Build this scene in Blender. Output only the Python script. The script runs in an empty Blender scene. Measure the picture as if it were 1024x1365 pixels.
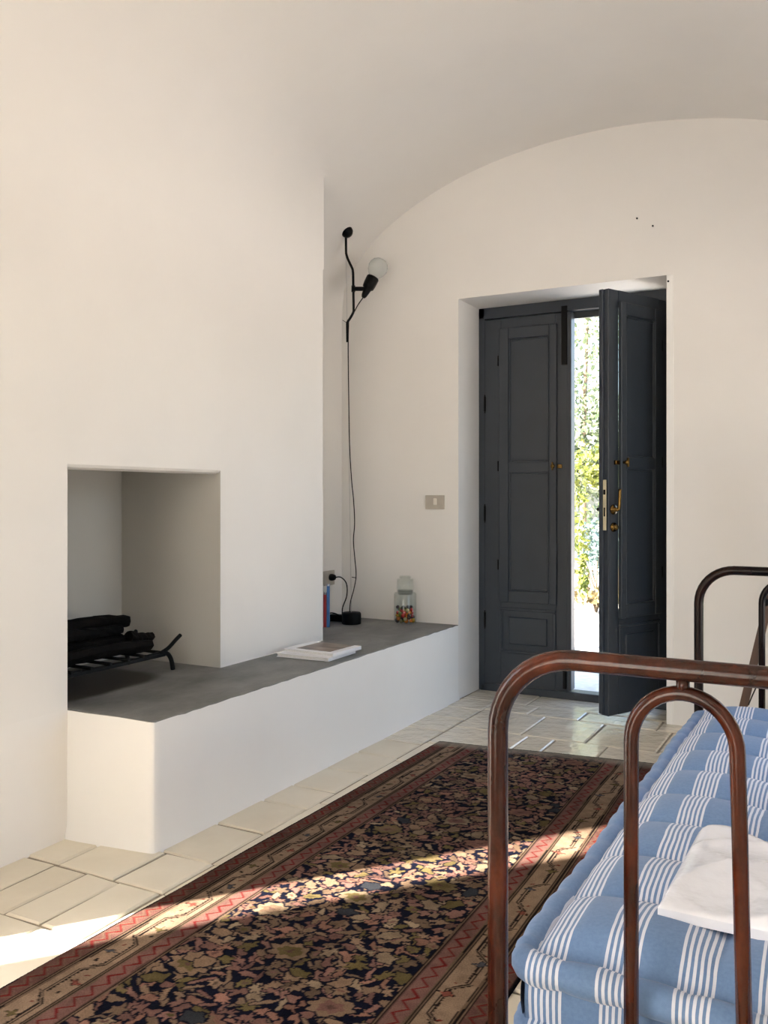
import bpy, bmesh, math, random
import numpy as np
from mathutils import Vector, Matrix
random.seed(7)
PI = math.pi
C = bpy.context.scene.collection
S = bpy.context.scene

# ------------------------------------------------------------------ camera
cam_d = bpy.data.cameras.new('camera')
cam = bpy.data.objects.new('camera', cam_d); C.objects.link(cam)
cam.location = (0, 0, 1.15)
cam.rotation_euler = (PI / 2, 0, 0.492373)
cam_d.sensor_fit = 'VERTICAL'; cam_d.sensor_height = 36
cam_d.lens = 36 * 1180 / 1365
cam_d.shift_y = -20.5 / 1365
cam_d.clip_start = 0.02
S.camera = cam

# ------------------------------------------------------------------ light
SUN_EL, SUN_AZ = math.radians(33), (0.634, 0.773)
w = bpy.data.worlds.new('sky'); S.world = w; w.use_nodes = True
wn = w.node_tree; wn.nodes.clear()
wo = wn.nodes.new('ShaderNodeOutputWorld'); wb = wn.nodes.new('ShaderNodeBackground')
sk = wn.nodes.new('ShaderNodeTexSky'); sk.sky_type = 'NISHITA'; sk.sun_disc = False
sk.sun_elevation = SUN_EL; sk.sun_rotation = math.radians(219); sk.dust_density = 2.5; sk.ozone_density = 0.6
hs = wn.nodes.new('ShaderNodeHueSaturation'); hs.inputs['Saturation'].default_value = 0.9
wn.links.new(sk.outputs[0], hs.inputs['Color']); wn.links.new(hs.outputs[0], wb.inputs[0])
wb.inputs[1].default_value = 0.42
wn.links.new(wb.outputs[0], wo.inputs[0])

sun_d = bpy.data.lights.new('sun', 'SUN'); sun = bpy.data.objects.new('sun', sun_d); C.objects.link(sun)
sun_d.energy = 25.0; sun_d.angle = math.radians(0.9); sun_d.color = (1.0, 0.90, 0.79)
ce = math.cos(SUN_EL)
sun.rotation_euler = Vector((SUN_AZ[0] * ce, SUN_AZ[1] * ce, -math.sin(SUN_EL))).to_track_quat('-Z', 'Y').to_euler()
sun.location = (-6, -6, 6)

def portal(name, loc, rot, sx, sy):
    d = bpy.data.lights.new(name, 'AREA'); d.shape = 'RECTANGLE'; d.size = sx; d.size_y = sy
    d.cycles.is_portal = True
    o = bpy.data.objects.new(name, d); C.objects.link(o); o.location = loc; o.rotation_euler = rot
portal('portal_side', (-2.8, 0.72, 1.1), (0, -PI / 2, 0), 2.2, 0.8)
portal('portal_rear', (-1.05, -2.02, 1.1), (PI / 2, 0, PI), 1.3, 2.2)
portal('portal_window', (0.86, 3.1, 1.2), (0, PI / 2, 0), 1.8, 1.35)
portal('portal_door', (-1.43, 5.06, 1.15), (PI / 2, 0, 0), 1.1, 2.3)

S.view_settings.view_transform = 'Standard'; S.view_settings.look = 'None'
S.view_settings.gamma = 1; S.view_settings.use_curve_mapping = False
S.view_settings.exposure = 1.07
S.cycles.max_bounces = 14; S.cycles.diffuse_bounces = 10; S.cycles.transmission_bounces = 10
S.cycles.sample_clamp_indirect = 8; S.cycles.caustics_reflective = False; S.cycles.caustics_refractive = False
S.cycles.use_denoising = True

# ------------------------------------------------------------------ helpers
def thing(name, label, cat, loc=(0, 0, 0), rotz=0, group=None):
    o = bpy.data.objects.new(name, None); C.objects.link(o); o.empty_display_size = 0.1
    o.location = loc; o.rotation_euler = (0, 0, rotz); o['label'] = label; o['category'] = cat
    if group: o['group'] = group
    return o
def tag(o, label, cat, group=None, kind=None):
    o['label'] = label; o['category'] = cat
    if group: o['group'] = group
    if kind: o['kind'] = kind
    return o
def struct(o, label, cat):
    o['kind'] = 'structure'; return tag(o, label, cat)

class MB:
    """collects shapes in one bmesh"""
    def __init__(s): s.bm = bmesh.new()
    def v(s, p): return s.bm.verts.new(p)
    def face(s, pts, smooth=False):
        f = s.bm.faces.new([p if isinstance(p, bmesh.types.BMVert) else s.v(p) for p in pts]); f.smooth = smooth; return f
    def box(s, x0, x1, y0, y1, z0, z1, bev=0.0, seg=2, fn=None):
        g = bmesh.ops.create_cube(s.bm, size=1)['verts']
        for q in g:
            q.co = Vector(((x0 + x1) / 2 + q.co.x * (x1 - x0), (y0 + y1) / 2 + q.co.y * (y1 - y0), (z0 + z1) / 2 + q.co.z * (z1 - z0)))
        if bev:
            es = list({e for q in g for e in q.link_edges})
            r = bmesh.ops.bevel(s.bm, geom=es, offset=bev, segments=seg, affect='EDGES', profile=0.5)
            g = list({q for f in r['faces'] for q in f.verts} | {q for q in g if q.is_valid})
        if fn:
            for q in g:
                if q.is_valid: q.co = Vector(fn(q.co))
    def tube(s, pts, r, seg=10, closed=False, cap=True, radii=None):
        P = [Vector(p) for p in pts]; n = len(P); rings = []
        up = None
        for i in range(n):
            if closed: t = P[(i + 1) % n] - P[i - 1]
            else: t = P[min(i + 1, n - 1)] - P[max(i - 1, 0)]
            t.normalize()
            if up is None:
                up = Vector((0, 0, 1)) if abs(t.z) < 0.9 else Vector((1, 0, 0))
            a = (up - t * up.dot(t)).normalized(); up = a; b = t.cross(a)
            rr = radii[i] if radii else r
            rings.append([s.v(P[i] + (a * math.cos(2 * PI * k / seg) + b * math.sin(2 * PI * k / seg)) * rr) for k in range(seg)])
        m = n if closed else n - 1
        for i in range(m):
            A, B = rings[i], rings[(i + 1) % n]
            for k in range(seg):
                s.face([A[k], A[(k + 1) % seg], B[(k + 1) % seg], B[k]], True)
        if cap and not closed:
            s.face(rings[0][::-1]); s.face(rings[-1])
    def lathe(s, prof, cen=(0, 0, 0), axis=(0, 0, 1), seg=24, smooth=True):
        q = Vector((0, 0, 1)).rotation_difference(Vector(axis).normalized()); cen = Vector(cen); rings = []
        for r, z in prof:
            if r < 1e-6: rings.append([s.v(cen + q @ Vector((0, 0, z)))])
            else: rings.append([s.v(cen + q @ Vector((r * math.cos(2 * PI * k / seg), r * math.sin(2 * PI * k / seg), z))) for k in range(seg)])
        for A, B in zip(rings, rings[1:]):
            for k in range(seg):
                l = (k + 1) % seg
                if len(A) == 1 and len(B) == 1: continue
                if len(A) == 1: s.face([A[0], B[l], B[k]], smooth)
                elif len(B) == 1: s.face([A[k], A[l], B[0]], smooth)
                else: s.face([A[k], A[l], B[l], B[k]], smooth)
    def sheet(s, fn, nu, nv, smooth=True, skip=None):
        g = [[s.v(fn(i, j)) for j in range(nv)] for i in range(nu)]
        for i in range(nu - 1):
            for j in range(nv - 1):
                if skip and skip(i, j): continue
                s.face([g[i][j], g[i + 1][j], g[i + 1][j + 1], g[i][j + 1]], smooth)
        return g
    def build(s, name, mat, parent=None, local=False, fixn=True):
        if fixn: bmesh.ops.recalc_face_normals(s.bm, faces=s.bm.faces)
        me = bpy.data.meshes.new(name); s.bm.to_mesh(me); s.bm.free()
        if mat: me.materials.append(mat)
        o = bpy.data.objects.new(name, me); C.objects.link(o)
        if parent:
            o.parent = parent
            if not local:
                off = Vector((0, 0, 0)); p = parent
                while p: off += Vector(p.location); p = p.parent
                o.location = -off
        return o

def smooth_path(pts, n=8):
    P = [Vector(p) for p in pts]; out = []
    for i in range(len(P) - 1):
        p0, p1, p2, p3 = P[max(i - 1, 0)], P[i], P[i + 1], P[min(i + 2, len(P) - 1)]
        for k in range(n):
            t = k / n
            out.append(0.5 * ((2 * p1) + (-p0 + p2) * t + (2 * p0 - 5 * p1 + 4 * p2 - p3) * t * t + (-p0 + 3 * p1 - 3 * p2 + p3) * t ** 3))
    out.append(P[-1]); return out

def mesh_np(name, verts, faces, mat, parent=None, smooth=False):
    me = bpy.data.meshes.new(name); verts = np.asarray(verts, np.float32); faces = np.asarray(faces, np.int32)
    me.vertices.add(len(verts)); me.vertices.foreach_set('co', verts.ravel())
    k = faces.shape[1]
    me.loops.add(faces.size); me.loops.foreach_set('vertex_index', faces.ravel())
    me.polygons.add(len(faces)); me.polygons.foreach_set('loop_start', np.arange(0, faces.size, k, dtype=np.int32))
    if smooth: me.polygons.foreach_set('use_smooth', np.ones(len(faces), bool))
    me.update(calc_edges=True); me.materials.append(mat)
    o = bpy.data.objects.new(name, me); C.objects.link(o)
    if parent:
        o.parent = parent; o.location = -Vector(parent.location)
    return o

# ------------------------------------------------------------------ materials
class Mat:
    def __init__(s, name, col=(.5, .5, .5), rough=.6, metal=0, **kw):
        s.m = bpy.data.materials.new(name); s.m.use_nodes = True; s.t = s.m.node_tree
        s.b = s.t.nodes['Principled BSDF']
        s.b.inputs['Base Color'].default_value = (*col, 1); s.b.inputs['Roughness'].default_value = rough
        s.b.inputs['Metallic'].default_value = metal
        for k, v in kw.items(): s.b.inputs[k.replace('_', ' ')].default_value = v
    def n(s, typ, **kw):
        x = s.t.nodes.new(typ)
        for k, v in kw.items():
            if hasattr(x, k): setattr(x, k, v)
            else: x.inputs[k].default_value = v
        return x
    def l(s, a, b): s.t.links.new(a, b)
    def noise(s, scale, detail=4, rough=.5, coord='Object', stretch=None):
        tc = s.n('ShaderNodeTexCoord'); nz = s.n('ShaderNodeTexNoise')
        nz.inputs['Scale'].default_value = scale; nz.inputs['Detail'].default_value = detail; nz.inputs['Roughness'].default_value = rough
        src = tc.outputs[coord]
        if stretch:
            mp = s.n('ShaderNodeMapping'); mp.inputs['Scale'].default_value = stretch; s.l(src, mp.inputs['Vector']); src = mp.outputs[0]
        s.l(src, nz.inputs['Vector']); return nz.outputs['Fac']
    def ramp(s, fac, stops, dest='Base Color'):
        r = s.n('ShaderNodeValToRGB'); e = r.color_ramp.elements
        while len(e) < len(stops): e.new(0.5)
        for q, (p, c) in zip(e, stops):
            q.position = p; q.color = (*c, 1) if not isinstance(c, float) else (c, c, c, 1)
        s.l(fac, r.inputs[0])
        if dest: s.l(r.outputs[0], s.b.inputs[dest])
        return r.outputs[0]
    def math(s, op, a, b=None):
        m = s.n('ShaderNodeMath'); m.operation = op
        for i, q in enumerate((a, b)):
            if q is None: continue
            if isinstance(q, (int, float)): m.inputs[i].default_value = q
            else: s.l(q, m.inputs[i])
        return m.outputs[0]
    def bump(s, h, strength=.2, dist=.01):
        b = s.n('ShaderNodeBump'); b.inputs['Strength'].default_value = strength; b.inputs['Distance'].default_value = dist
        s.l(h, b.inputs['Height']); s.l(b.outputs[0], s.b.inputs['Normal'])

def simple(name, col, rough=.5, metal=0, var=.15, scale=20, bump=0, **kw):
    M = Mat(name, col, rough, metal, **kw)
    nz = M.noise(scale)
    M.ramp(nz, [(.3, tuple(c * (1 - var) for c in col)), (.7, tuple(min(1, c * (1 + var)) for c in col))])
    if bump: M.bump(nz, bump, .002)
    return M.m

def plaster(name, col):
    M = Mat(name, col, .85)
    a = M.noise(1.3, 5, .55); M.ramp(a, [(.3, tuple(c * .965 for c in col)), (.7, tuple(min(1, c * 1.02) for c in col))])
    h = M.math('ADD', M.math('MULTIPLY', M.noise(2.2, 3), 1.0), M.math('MULTIPLY', M.noise(60, 4), .02))
    M.bump(h, .35, .02)
    return M.m
m_wall = plaster('lime_plaster', (.78, .762, .738))
m_bench = plaster('white_plaster', (.82, .815, .80))
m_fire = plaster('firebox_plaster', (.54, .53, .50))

def cement():
    M = Mat('grey_cement', rough=.55)
    a = M.noise(5, 8, .65, stretch=(1, .6, 1)); base = M.ramp(a, [(.3, (.10, .10, .098)), (.48, (.16, .16, .156)), (.62, (.215, .213, .205)), (.8, (.30, .295, .285))], None)
    # soot stain plus grate shadow, both painted into the hearth colour
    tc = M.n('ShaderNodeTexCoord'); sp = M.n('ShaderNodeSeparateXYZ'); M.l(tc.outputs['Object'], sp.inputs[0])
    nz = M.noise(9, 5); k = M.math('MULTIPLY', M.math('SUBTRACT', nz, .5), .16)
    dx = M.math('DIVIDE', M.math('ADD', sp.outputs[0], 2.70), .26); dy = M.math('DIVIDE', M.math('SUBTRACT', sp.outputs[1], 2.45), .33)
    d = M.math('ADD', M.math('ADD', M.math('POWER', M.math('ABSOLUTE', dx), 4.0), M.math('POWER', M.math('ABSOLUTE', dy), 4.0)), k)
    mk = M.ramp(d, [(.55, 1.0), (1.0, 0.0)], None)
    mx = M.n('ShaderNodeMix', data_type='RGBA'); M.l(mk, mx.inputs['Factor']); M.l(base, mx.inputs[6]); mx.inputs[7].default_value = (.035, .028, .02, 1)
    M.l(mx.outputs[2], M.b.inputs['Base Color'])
    M.bump(M.noise(30, 6), .15, .004); return M.m
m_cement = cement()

def tile_mat(name, r0, r1, bmp, bsc=9):
    M = Mat(name, rough=.4)
    oi = M.n('ShaderNodeObjectInfo')
    a = M.math('ADD', M.math('MULTIPLY', M.noise(5, 7, .6), .75), M.math('MULTIPLY', oi.outputs['Random'], .3))
    M.ramp(a, [(.1, (.58, .52, .415)), (.5, (.67, .615, .50)), (.9, (.75, .70, .59))])
    r = M.noise(9, 5); M.ramp(r, [(.3, r0), (.75, r1)], 'Roughness')
    h = M.math('ADD', M.noise(bsc, 4), M.math('MULTIPLY', M.noise(55, 4), .12)); M.bump(h, bmp, .012)
    return M.m
m_tile = tile_mat('limestone_tile', .42, .6, .3); m_tile2 = tile_mat('foot_polished_tile', .10, .2, .75, 15)
m_grout = simple('grout', (.27, .235, .18), .9, scale=40)
m_door = simple('slate_paint', (.027, .036, .049), .42, var=.08, scale=6, bump=.03)
m_brass = simple('brass', (.17, .10, .03), .22, 1, var=.2, scale=60)
m_lockb = simple('pale_brass', (.75, .66, .45), .35, .8, var=.1)
m_black = simple('black_metal', (.002, .002, .002), .4, var=.2, Specular_IOR_Level=.15)
m_plastic = simple('black_plastic', (.002, .002, .002), .5, var=.2, Specular_IOR_Level=.15)
m_iron = simple('cast_iron', (.004, .004, .004), .55, 0, var=.3, scale=60, bump=.2, Specular_IOR_Level=.2)
m_steel = simple('steel', (.5, .5, .5), .3, 1)
def thin_glass(name, tint, gloss, body=0.0, body_col=(.7, .7, .7)):
    M = Mat(name); t = M.t; t.nodes.remove(M.b)
    tr = M.n('ShaderNodeBsdfTransparent'); tr.inputs[0].default_value = (*tint, 1)
    gl = M.n('ShaderNodeBsdfGlossy'); gl.inputs['Roughness'].default_value = .04
    lw_ = M.n('ShaderNodeLayerWeight'); lw_.inputs[0].default_value = gloss
    k = M.math('ADD', M.math('MULTIPLY', M.math('POWER', lw_.outputs['Facing'], 2.5), .75), .04)
    src = tr.outputs[0]
    if body:
        df = M.n('ShaderNodeBsdfDiffuse'); df.inputs[0].default_value = (*body_col, 1); tl = M.n('ShaderNodeBsdfTranslucent'); tl.inputs[0].default_value = (*body_col, 1)
        m2 = M.n('ShaderNodeMixShader'); m2.inputs[0].default_value = .4; M.l(df.outputs[0], m2.inputs[1]); M.l(tl.outputs[0], m2.inputs[2])
        m3 = M.n('ShaderNodeMixShader'); m3.inputs[0].default_value = body; M.l(src, m3.inputs[1]); M.l(m2.outputs[0], m3.inputs[2]); src = m3.outputs[0]
    mx = M.n('ShaderNodeMixShader'); M.l(k, mx.inputs[0]); M.l(src, mx.inputs[1]); M.l(gl.outputs[0], mx.inputs[2])
    M.l(mx.outputs[0], t.nodes['Material Output'].inputs[0]); return M.m
m_glass = thin_glass('clear_glass', (.95, .965, .955), .35)
m_pane = thin_glass('window_glass', (.95, .97, .96), .25)
m_bulb = thin_glass('milky_glass', (.86, .88, .87), .35, .6, (.74, .76, .74))
m_plate = simple('taupe_plate', (.46, .42, .36), .45, var=.04)
m_rock = simple('cream_switch', (.70, .66, .58), .35, var=.03)
def char():
    M = Mat('charred_wood', rough=.85, Specular_IOR_Level=.1)
    M.ramp(M.noise(14, 8, .7, stretch=(1, .25, 1)), [(.4, (.002, .002, .002)), (.6, (.008, .006, .005)), (.85, (.04, .03, .02))])
    M.bump(M.noise(30, 6, .6, stretch=(1, .3, 1)), .8, .01); return M.m
m_char = char()
def iron_paint():
    M = Mat('brown_enamel', rough=.17, Specular_IOR_Level=.35)
    M.ramp(M.noise(9, 7, .65, stretch=(1, 1, .45)), [(.28, (.008, .003, .002)), (.46, (.036, .008, .004)), (.62, (.092, .018, .006)), (.88, (.15, .034, .010))])
    h = M.math('ADD', M.noise(70, 5, .7), M.math('MULTIPLY', M.noise(16, 4), .8)); M.bump(h, .10, .004); return M.m
m_bed = iron_paint()
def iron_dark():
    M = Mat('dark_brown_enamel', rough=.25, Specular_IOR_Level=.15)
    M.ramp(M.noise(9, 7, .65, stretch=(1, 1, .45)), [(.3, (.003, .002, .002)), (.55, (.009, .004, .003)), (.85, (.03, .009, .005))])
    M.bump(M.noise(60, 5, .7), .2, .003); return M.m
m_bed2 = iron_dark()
def wood():
    M = Mat('brown_wood', rough=.45)
    M.ramp(M.noise(12, 6, .6, stretch=(3, 3, .4)), [(.3, (.04, .016, .008)), (.7, (.09, .036, .016))]); return M.m
m_wood = wood()
def stripes():
    M = Mat('striped_cotton', rough=.75, Sheen_Weight=.15)
    tc = M.n('ShaderNodeTexCoord'); sp = M.n('ShaderNodeSeparateXYZ'); M.l(tc.outputs['Object'], sp.inputs[0])
    wob = M.math('MULTIPLY', M.math('SUBTRACT', M.noise(12, 2), .5), .006)
    u = M.math('DIVIDE', M.math('ADD', M.math('ADD', sp.outputs[0], .463), wob), .1115)
    fr = M.math('FRACT', u); inb = M.math('MULTIPLY', M.math('LESS_THAN', fr, .5), M.math('GREATER_THAN', u, 0))
    st = M.math('LESS_THAN', M.math('FRACT', M.math('MULTIPLY', fr, 11.6)), .5)
    k = M.math('MULTIPLY', inb, st)
    blue = M.ramp(M.noise(160, 3), [(.3, (.108, .195, .37)), (.7, (.132, .23, .42))], None)
    mx = M.n('ShaderNodeMix', data_type='RGBA'); M.l(k, mx.inputs['Factor']); M.l(blue, mx.inputs[6]); mx.inputs[7].default_value = (.62, .66, .76, 1)
    M.l(mx.outputs[2], M.b.inputs['Base Color']); M.bump(M.noise(28, 4), .3, .006); return M.m
m_mat = stripes()
def pack():
    M = Mat('white_wrapping', (.76, .79, .87), .25, 0, Coat_Weight=.3)
    M.bump(M.math('ADD', M.noise(14, 3, .5, stretch=(1, .5, 1)), M.math('MULTIPLY', M.noise(40, 3), .2)), .6, .016); return M.m
m_pack = pack()
m_white = simple('white_paper', (.74, .75, .78), .45, var=.03)
m_pages = simple('page_edges', (.70, .70, .70), .8, var=.08, scale=150)
m_photo = Mat('brown_photo_cover', rough=.3)
m_photo.ramp(m_photo.noise(7, 3, .5, stretch=(1, 2.5, 1)), [(.35, (.05, .035, .028)), (.55, (.20, .14, .10)), (.7, (.33, .26, .21))]); m_photo = m_photo.m
m_red = simple('red_cover', (.36, .03, .035), .45); m_blue = simple('blue_cover', (.05, .17, .42), .45)
m_gravel = simple('pale_gravel', (.66, .64, .60), .95, var=.12, scale=6)
m_step = simple('pale_step_stone', (.7, .68, .62), .7)
def leafmat(name, a, b):
    M = Mat(name, a, .5, 0, Transmission_Weight=0)
    M.ramp(M.noise(6, 4), [(.35, a), (.65, b)]); 
    return M.m
m_leaf1 = leafmat('yellow_green_leaf', (.13, .17, .02), (.22, .24, .04)); m_leaf2 = leafmat('olive_leaf', (.035, .055, .022), (.08, .11, .05))
m_leaf3 = leafmat('grey_leaf', (.06, .11, .10), (.13, .19, .18)); m_leaf4 = leafmat('pale_leaf', (.06, .10, .045), (.16, .20, .11))
m_dry = leafmat('dry_grass', (.16, .12, .05), (.26, .22, .11)); m_bark = simple('bark', (.12, .09, .06), .9)

# ------------------------------------------------------------------ the room
XL, XA, XR, YC, YB, YF = -2.39, -2.77, 0.42, 3.81, 4.62, -1.6    # left wall, alcove wall, right wall, chimney end, door wall, rear wall
def vz(x): return 2.22 + 0.85 * math.sqrt(max(0, 1 - ((x + 1.185) / 1.605) ** 2))

fl = MB(); fl.box(-3.2, 0.5, -2.0, 5.02, -.12, -.006)
floor = struct(fl.build('floor', m_grout), 'stone tiled floor with recessed grout joints', 'floor')

def tile(x0, x1, y0, y1):
    g = .004; M = MB(); dz = random.uniform(-.0015, .0015)
    j = lambda: random.uniform(-.003, .003)
    q = [(x0 + g, y0 + g), (x1 - g, y0 + g), (x1 - g, y1 - g), (x0 + g, y1 - g)]
    q = [(a + j(), b + j()) for a, b in q]; cx, cy = (x0 + x1) / 2, (y0 + y1) / 2
    rings = []
    for ins, z in ((0, -.02), (0, -.004), (.006, 0)):
        rings.append([M.v((a - ins * (1 if a > cx else -1), b - ins * (1 if b > cy else -1), z + (dz + random.uniform(-.001, .001) if z > -.01 else 0))) for a, b in q])
    for A, B in zip(rings, rings[1:]):
        for k in range(4): M.face([A[k], A[(k + 1) % 4], B[(k + 1) % 4], B[k]])
    M.face(rings[2])
    M.build('floor_tile', m_tile2 if y0 > 3.6 else m_tile, floor, local=True)
ys = [2.19, 2.47, 2.742, 2.943, 3.2, 3.46, 3.70, 3.96, 4.22, 4.45, 4.675]
for a, b in zip(ys, ys[1:]): tile(-2.0, -1.79, a, b)
def course(y0, y1, xs):
    for a, b in zip(xs, xs[1:]): tile(a, b, y0, y1)
course(1.957, 2.19, [-2.36, -2.21, -1.97, -1.78, -1.5, -1.2, -.9, -.6, -.3, 0, .41])
course(1.658, 1.957, [-2.36, -2.215, -2.08, -1.942, -1.783, -1.55, -1.25, -.95, -.6, -.3, 0, .41])
course(1.36, 1.658, [-2.36, -2.2, -1.93, -1.6, -1.3, -.95, -.7, -.4, -.1, .2, .41])
course(1.06, 1.36, [-2.36, -2.1, -1.86, -1.62, -1.3, -1., -.7, -.3, 0, .41])
for y0, y1 in ((-.2, .2), (.2, .63), (.63, 1.06)):
    course(y0, y1, [-2.38] + [-1.9 + k * .45 + random.uniform(-.08, .08) for k in range(5)] + [.41])
far = [(2.19, 2.5), (2.5, 2.82), (2.82, 3.12), (3.12, 3.43), (3.43, 3.75)]
for y0, y1 in far:
    course(y0, y1, [-1.79] + [-1.4 + k * .42 + random.uniform(-.1, .1) for k in range(4)] + [.41])
course(3.75, 4.08, [-1.79, -1.396, -1.264, -1.019, -.69, -.36, .02, .41])
course(4.08, 4.478, [-1.79, -1.44, -1.13, -.80, -.46, -.05, .41])
course(4.478, 4.675, [-1.79, -1.54, -1.27, -.88, -.5, -.1, .41][:5])
course(4.478, 4.61, [-.5, -.1, .41])
course(4.675, 4.925, [-2.0, -1.62, -1.21, -.856])

# left wall with the sun-side doorway and the fireplace hole; chimney end and alcove side
M = MB()
yb = [YF, 0.335, 1.105, 1.5, 1.9, 2.16, 2.985, 3.4, YC - .012]
zb = [-.05, .1, .2, .3, .423, .8, 1.262, 1.7, 2.2, 2.3]
def lw(i, j):
    y, z = yb[i], zb[j]
    fl_ = .05 * max(0, 1 - max(z, 0) / .423) ** 1.4 if y <= 2.2 else 0
    return (XL + fl_, y, z)
def skip(i, j):
    if yb[i] == 0.335 and zb[j] < 2.2: return True
    if yb[i] == 2.16 and zb[j + 1] <= 1.27: return True
    if yb[i] >= 2.16 and zb[j + 1] <= .43: return True
    return False
M.sheet(lw, len(yb), len(zb), False, skip)
for z0, z1 in ((.413, 2.3), (2.3, 2.82)):
    M.face([(XL, YC - .012, z0), (XL - .004, YC - .003, z0), (XL - .004, YC - .003, z1), (XL, YC - .012, z1)], True)
    M.face([(XL - .004, YC - .003, z0), (XL - .013, YC, z0), (XL - .013, YC, z1), (XL - .004, YC - .003, z1)], True)
M.face([(XL - .013, YC, .413), (XA, YC, .413), (XA, YC, 2.9), (XL - .013, YC, 2.9)])
M.face([(XA, YC, .413), (XA, YB + .02, .413), (XA, YB + .02, 1.9), (XA, YC, 1.9)])
XO = -2.80                                        # outer face of the thick wall at the doorway
for (a, b) in (((.335, 0), (.335, 2.2)), ((.335, 2.2), (1.105, 2.2)), ((1.105, 2.2), (1.105, 0))):
    M.face([(XL + (.05 if a[1] == 0 else 0), *a), (XL + (.05 if b[1] == 0 else 0), *b), (XO, *b), (XO, *a)])
wall_left = struct(M.build('wall_left', m_wall, fixn=False), 'white plastered left wall with chimney breast merging into the vault', 'wall')

# firebox
fb = thing('fireplace', 'plastered fireplace opening with grey sooty firebox walls', 'fireplace', (-2.67, 2.57, .423))
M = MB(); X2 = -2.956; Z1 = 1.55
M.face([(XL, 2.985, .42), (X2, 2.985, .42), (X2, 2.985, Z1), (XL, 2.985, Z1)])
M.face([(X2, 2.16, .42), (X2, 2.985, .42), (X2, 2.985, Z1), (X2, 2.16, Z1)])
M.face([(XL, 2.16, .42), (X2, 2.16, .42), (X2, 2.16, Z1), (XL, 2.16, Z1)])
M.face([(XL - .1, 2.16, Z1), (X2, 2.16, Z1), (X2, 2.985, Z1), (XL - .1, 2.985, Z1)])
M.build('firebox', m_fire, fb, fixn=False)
M = MB(); M.face([(XL, 2.16, 1.262), (XL - .008, 2.16, 1.252), (XL - .008, 2.985, 1.252), (XL, 2.985, 1.262)], True)
M.face([(XL - .008, 2.16, 1.252), (XL - .03, 2.16, 1.245), (XL - .03, 2.985, 1.245), (XL - .008, 2.985, 1.252)], True)
M.face([(XL - .03, 2.16, 1.245), (XL - .1, 2.16, 1.247), (XL - .1, 2.985, 1.247), (XL - .03, 2.985, 1.245)])
M.face([(XL - .1, 2.16, 1.247), (XL - .1, 2.985, 1.247), (XL - .1, 2.985, Z1), (XL - .1, 2.16, Z1)])
M.build('lintel', m_wall, fb, fixn=False)

# door wall
M = MB()
M.box(-2.85, -2.0, YB, 5.02, 0, 3.3); M.box(-.855, .5, YB, 5.02, 0, 3.3); M.box(-2.0, -.855, YB, 5.02, 2.27, 3.3)
struct(M.build('wall_back', m_wall), 'white plastered end wall with the deep door recess', 'wall')
M = MB(); M.box(-.857, -.822, YB - .004, YB + .01, 0, 2.27, .003)
struct(M.build('trim_1', m_bench), 'narrow white corner bead on the right edge of the door recess', 'trim')
M = MB()
for y0, y1, z0, z1 in ((YF, 2.43, -.12, 2.6), (2.43, 3.78, -.12, .3), (2.43, 3.78, 2.1, 2.6), (3.78, YB, -.12, 2.6)): M.box(XR, XR + .4, y0, y1, z0, z1)
struct(M.build('wall_right', m_wall), 'white plastered wall beside the bed', 'wall')
M = MB(); M.box(-2.5, -1.7, YF - .4, YF, -.12, 3.3); M.box(-.4, .82, YF - .4, YF, -.12, 3.3); M.box(-1.7, -.4, YF - .4, YF, 2.2, 3.3)
struct(M.build('wall_front', m_wall), 'white plastered wall behind the viewer with a doorway', 'wall')

M = MB(); M.box(-3.4, 1.4, -4.6, -1.95, 2.4, 2.52)  # added slab, out of view, keeps direct sun off the rear doorway
struct(M.build('sun_blocker', m_wall), 'unseen white slab added outside the rear doorway to block direct sun', 'sun_blocker')
# barrel vault
M = MB(); NV = 72
th0 = math.acos((-1.205) / 1.605)
thA = math.acos((XA + 1.185) / 1.605)
def ell(th): return (-1.185 + 1.605 * math.cos(th), 2.22 + .85 * math.sin(th))
zc = ell(th0)[1]
rows = [YF, -.5, .6, 1.4, 2.0, 2.5, 2.9, 3.2, 3.4, 3.55, 3.65, 3.73, 3.78, YC]
LL = [.42, .42, .42, .40, .38, .36, .33, .29, .24, .18, .13, .08, .05, .03]
def prof(i):
    L = LL[i]; dth = L / 1.25
    e = ell(th0 - dth); P = [(XL, 2.3), (XL, 2.3 + (zc - L - 2.3) * .5)]
    for k in range(13):
        t = k / 12; a = (XL, zc - L); c = (XL, zc)
        P.append(tuple((1 - t) ** 2 * a[q] + 2 * t * (1 - t) * c[q] + t * t * e[q] for q in (0, 1)))
    for k in range(1, NV + 1): P.append(ell((th0 - dth) * (1 - k / NV)))
    return P
PP = [prof(i) for i in range(len(rows))]
M.sheet(lambda i, j: (PP[i][j][0], rows[i], PP[i][j][1]), len(rows), len(PP[0]))
al = [(XA, z) for z in (1.9, 2.05, 2.15)] + [(XA + .002, 2.24), (XA + .008, 2.32)] + [ell((thA - .06) * (1 - k / 100)) for k in range(101)]
M.sheet(lambda i, j: (al[j][0], (YC, 4.2, YB + .01)[i], al[j][1]), 3, len(al))
struct(M.build('ceiling', m_wall, fixn=False), 'white plastered barrel vault over the whole room', 'ceiling')

# outdoor ground
M = MB(); M.box(-30, 30, -30, 40, -.3, -.125)
struct(M.build('ground', m_gravel), 'pale sunlit gravel yard outside the door', 'ground')
M = MB(); M.box(-2.2, -.6, 5.02, 6.1, -.13, -.02, .01)
struct(M.build('terrace', m_step), 'pale stone doorstep outside the grey door', 'step')

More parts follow.
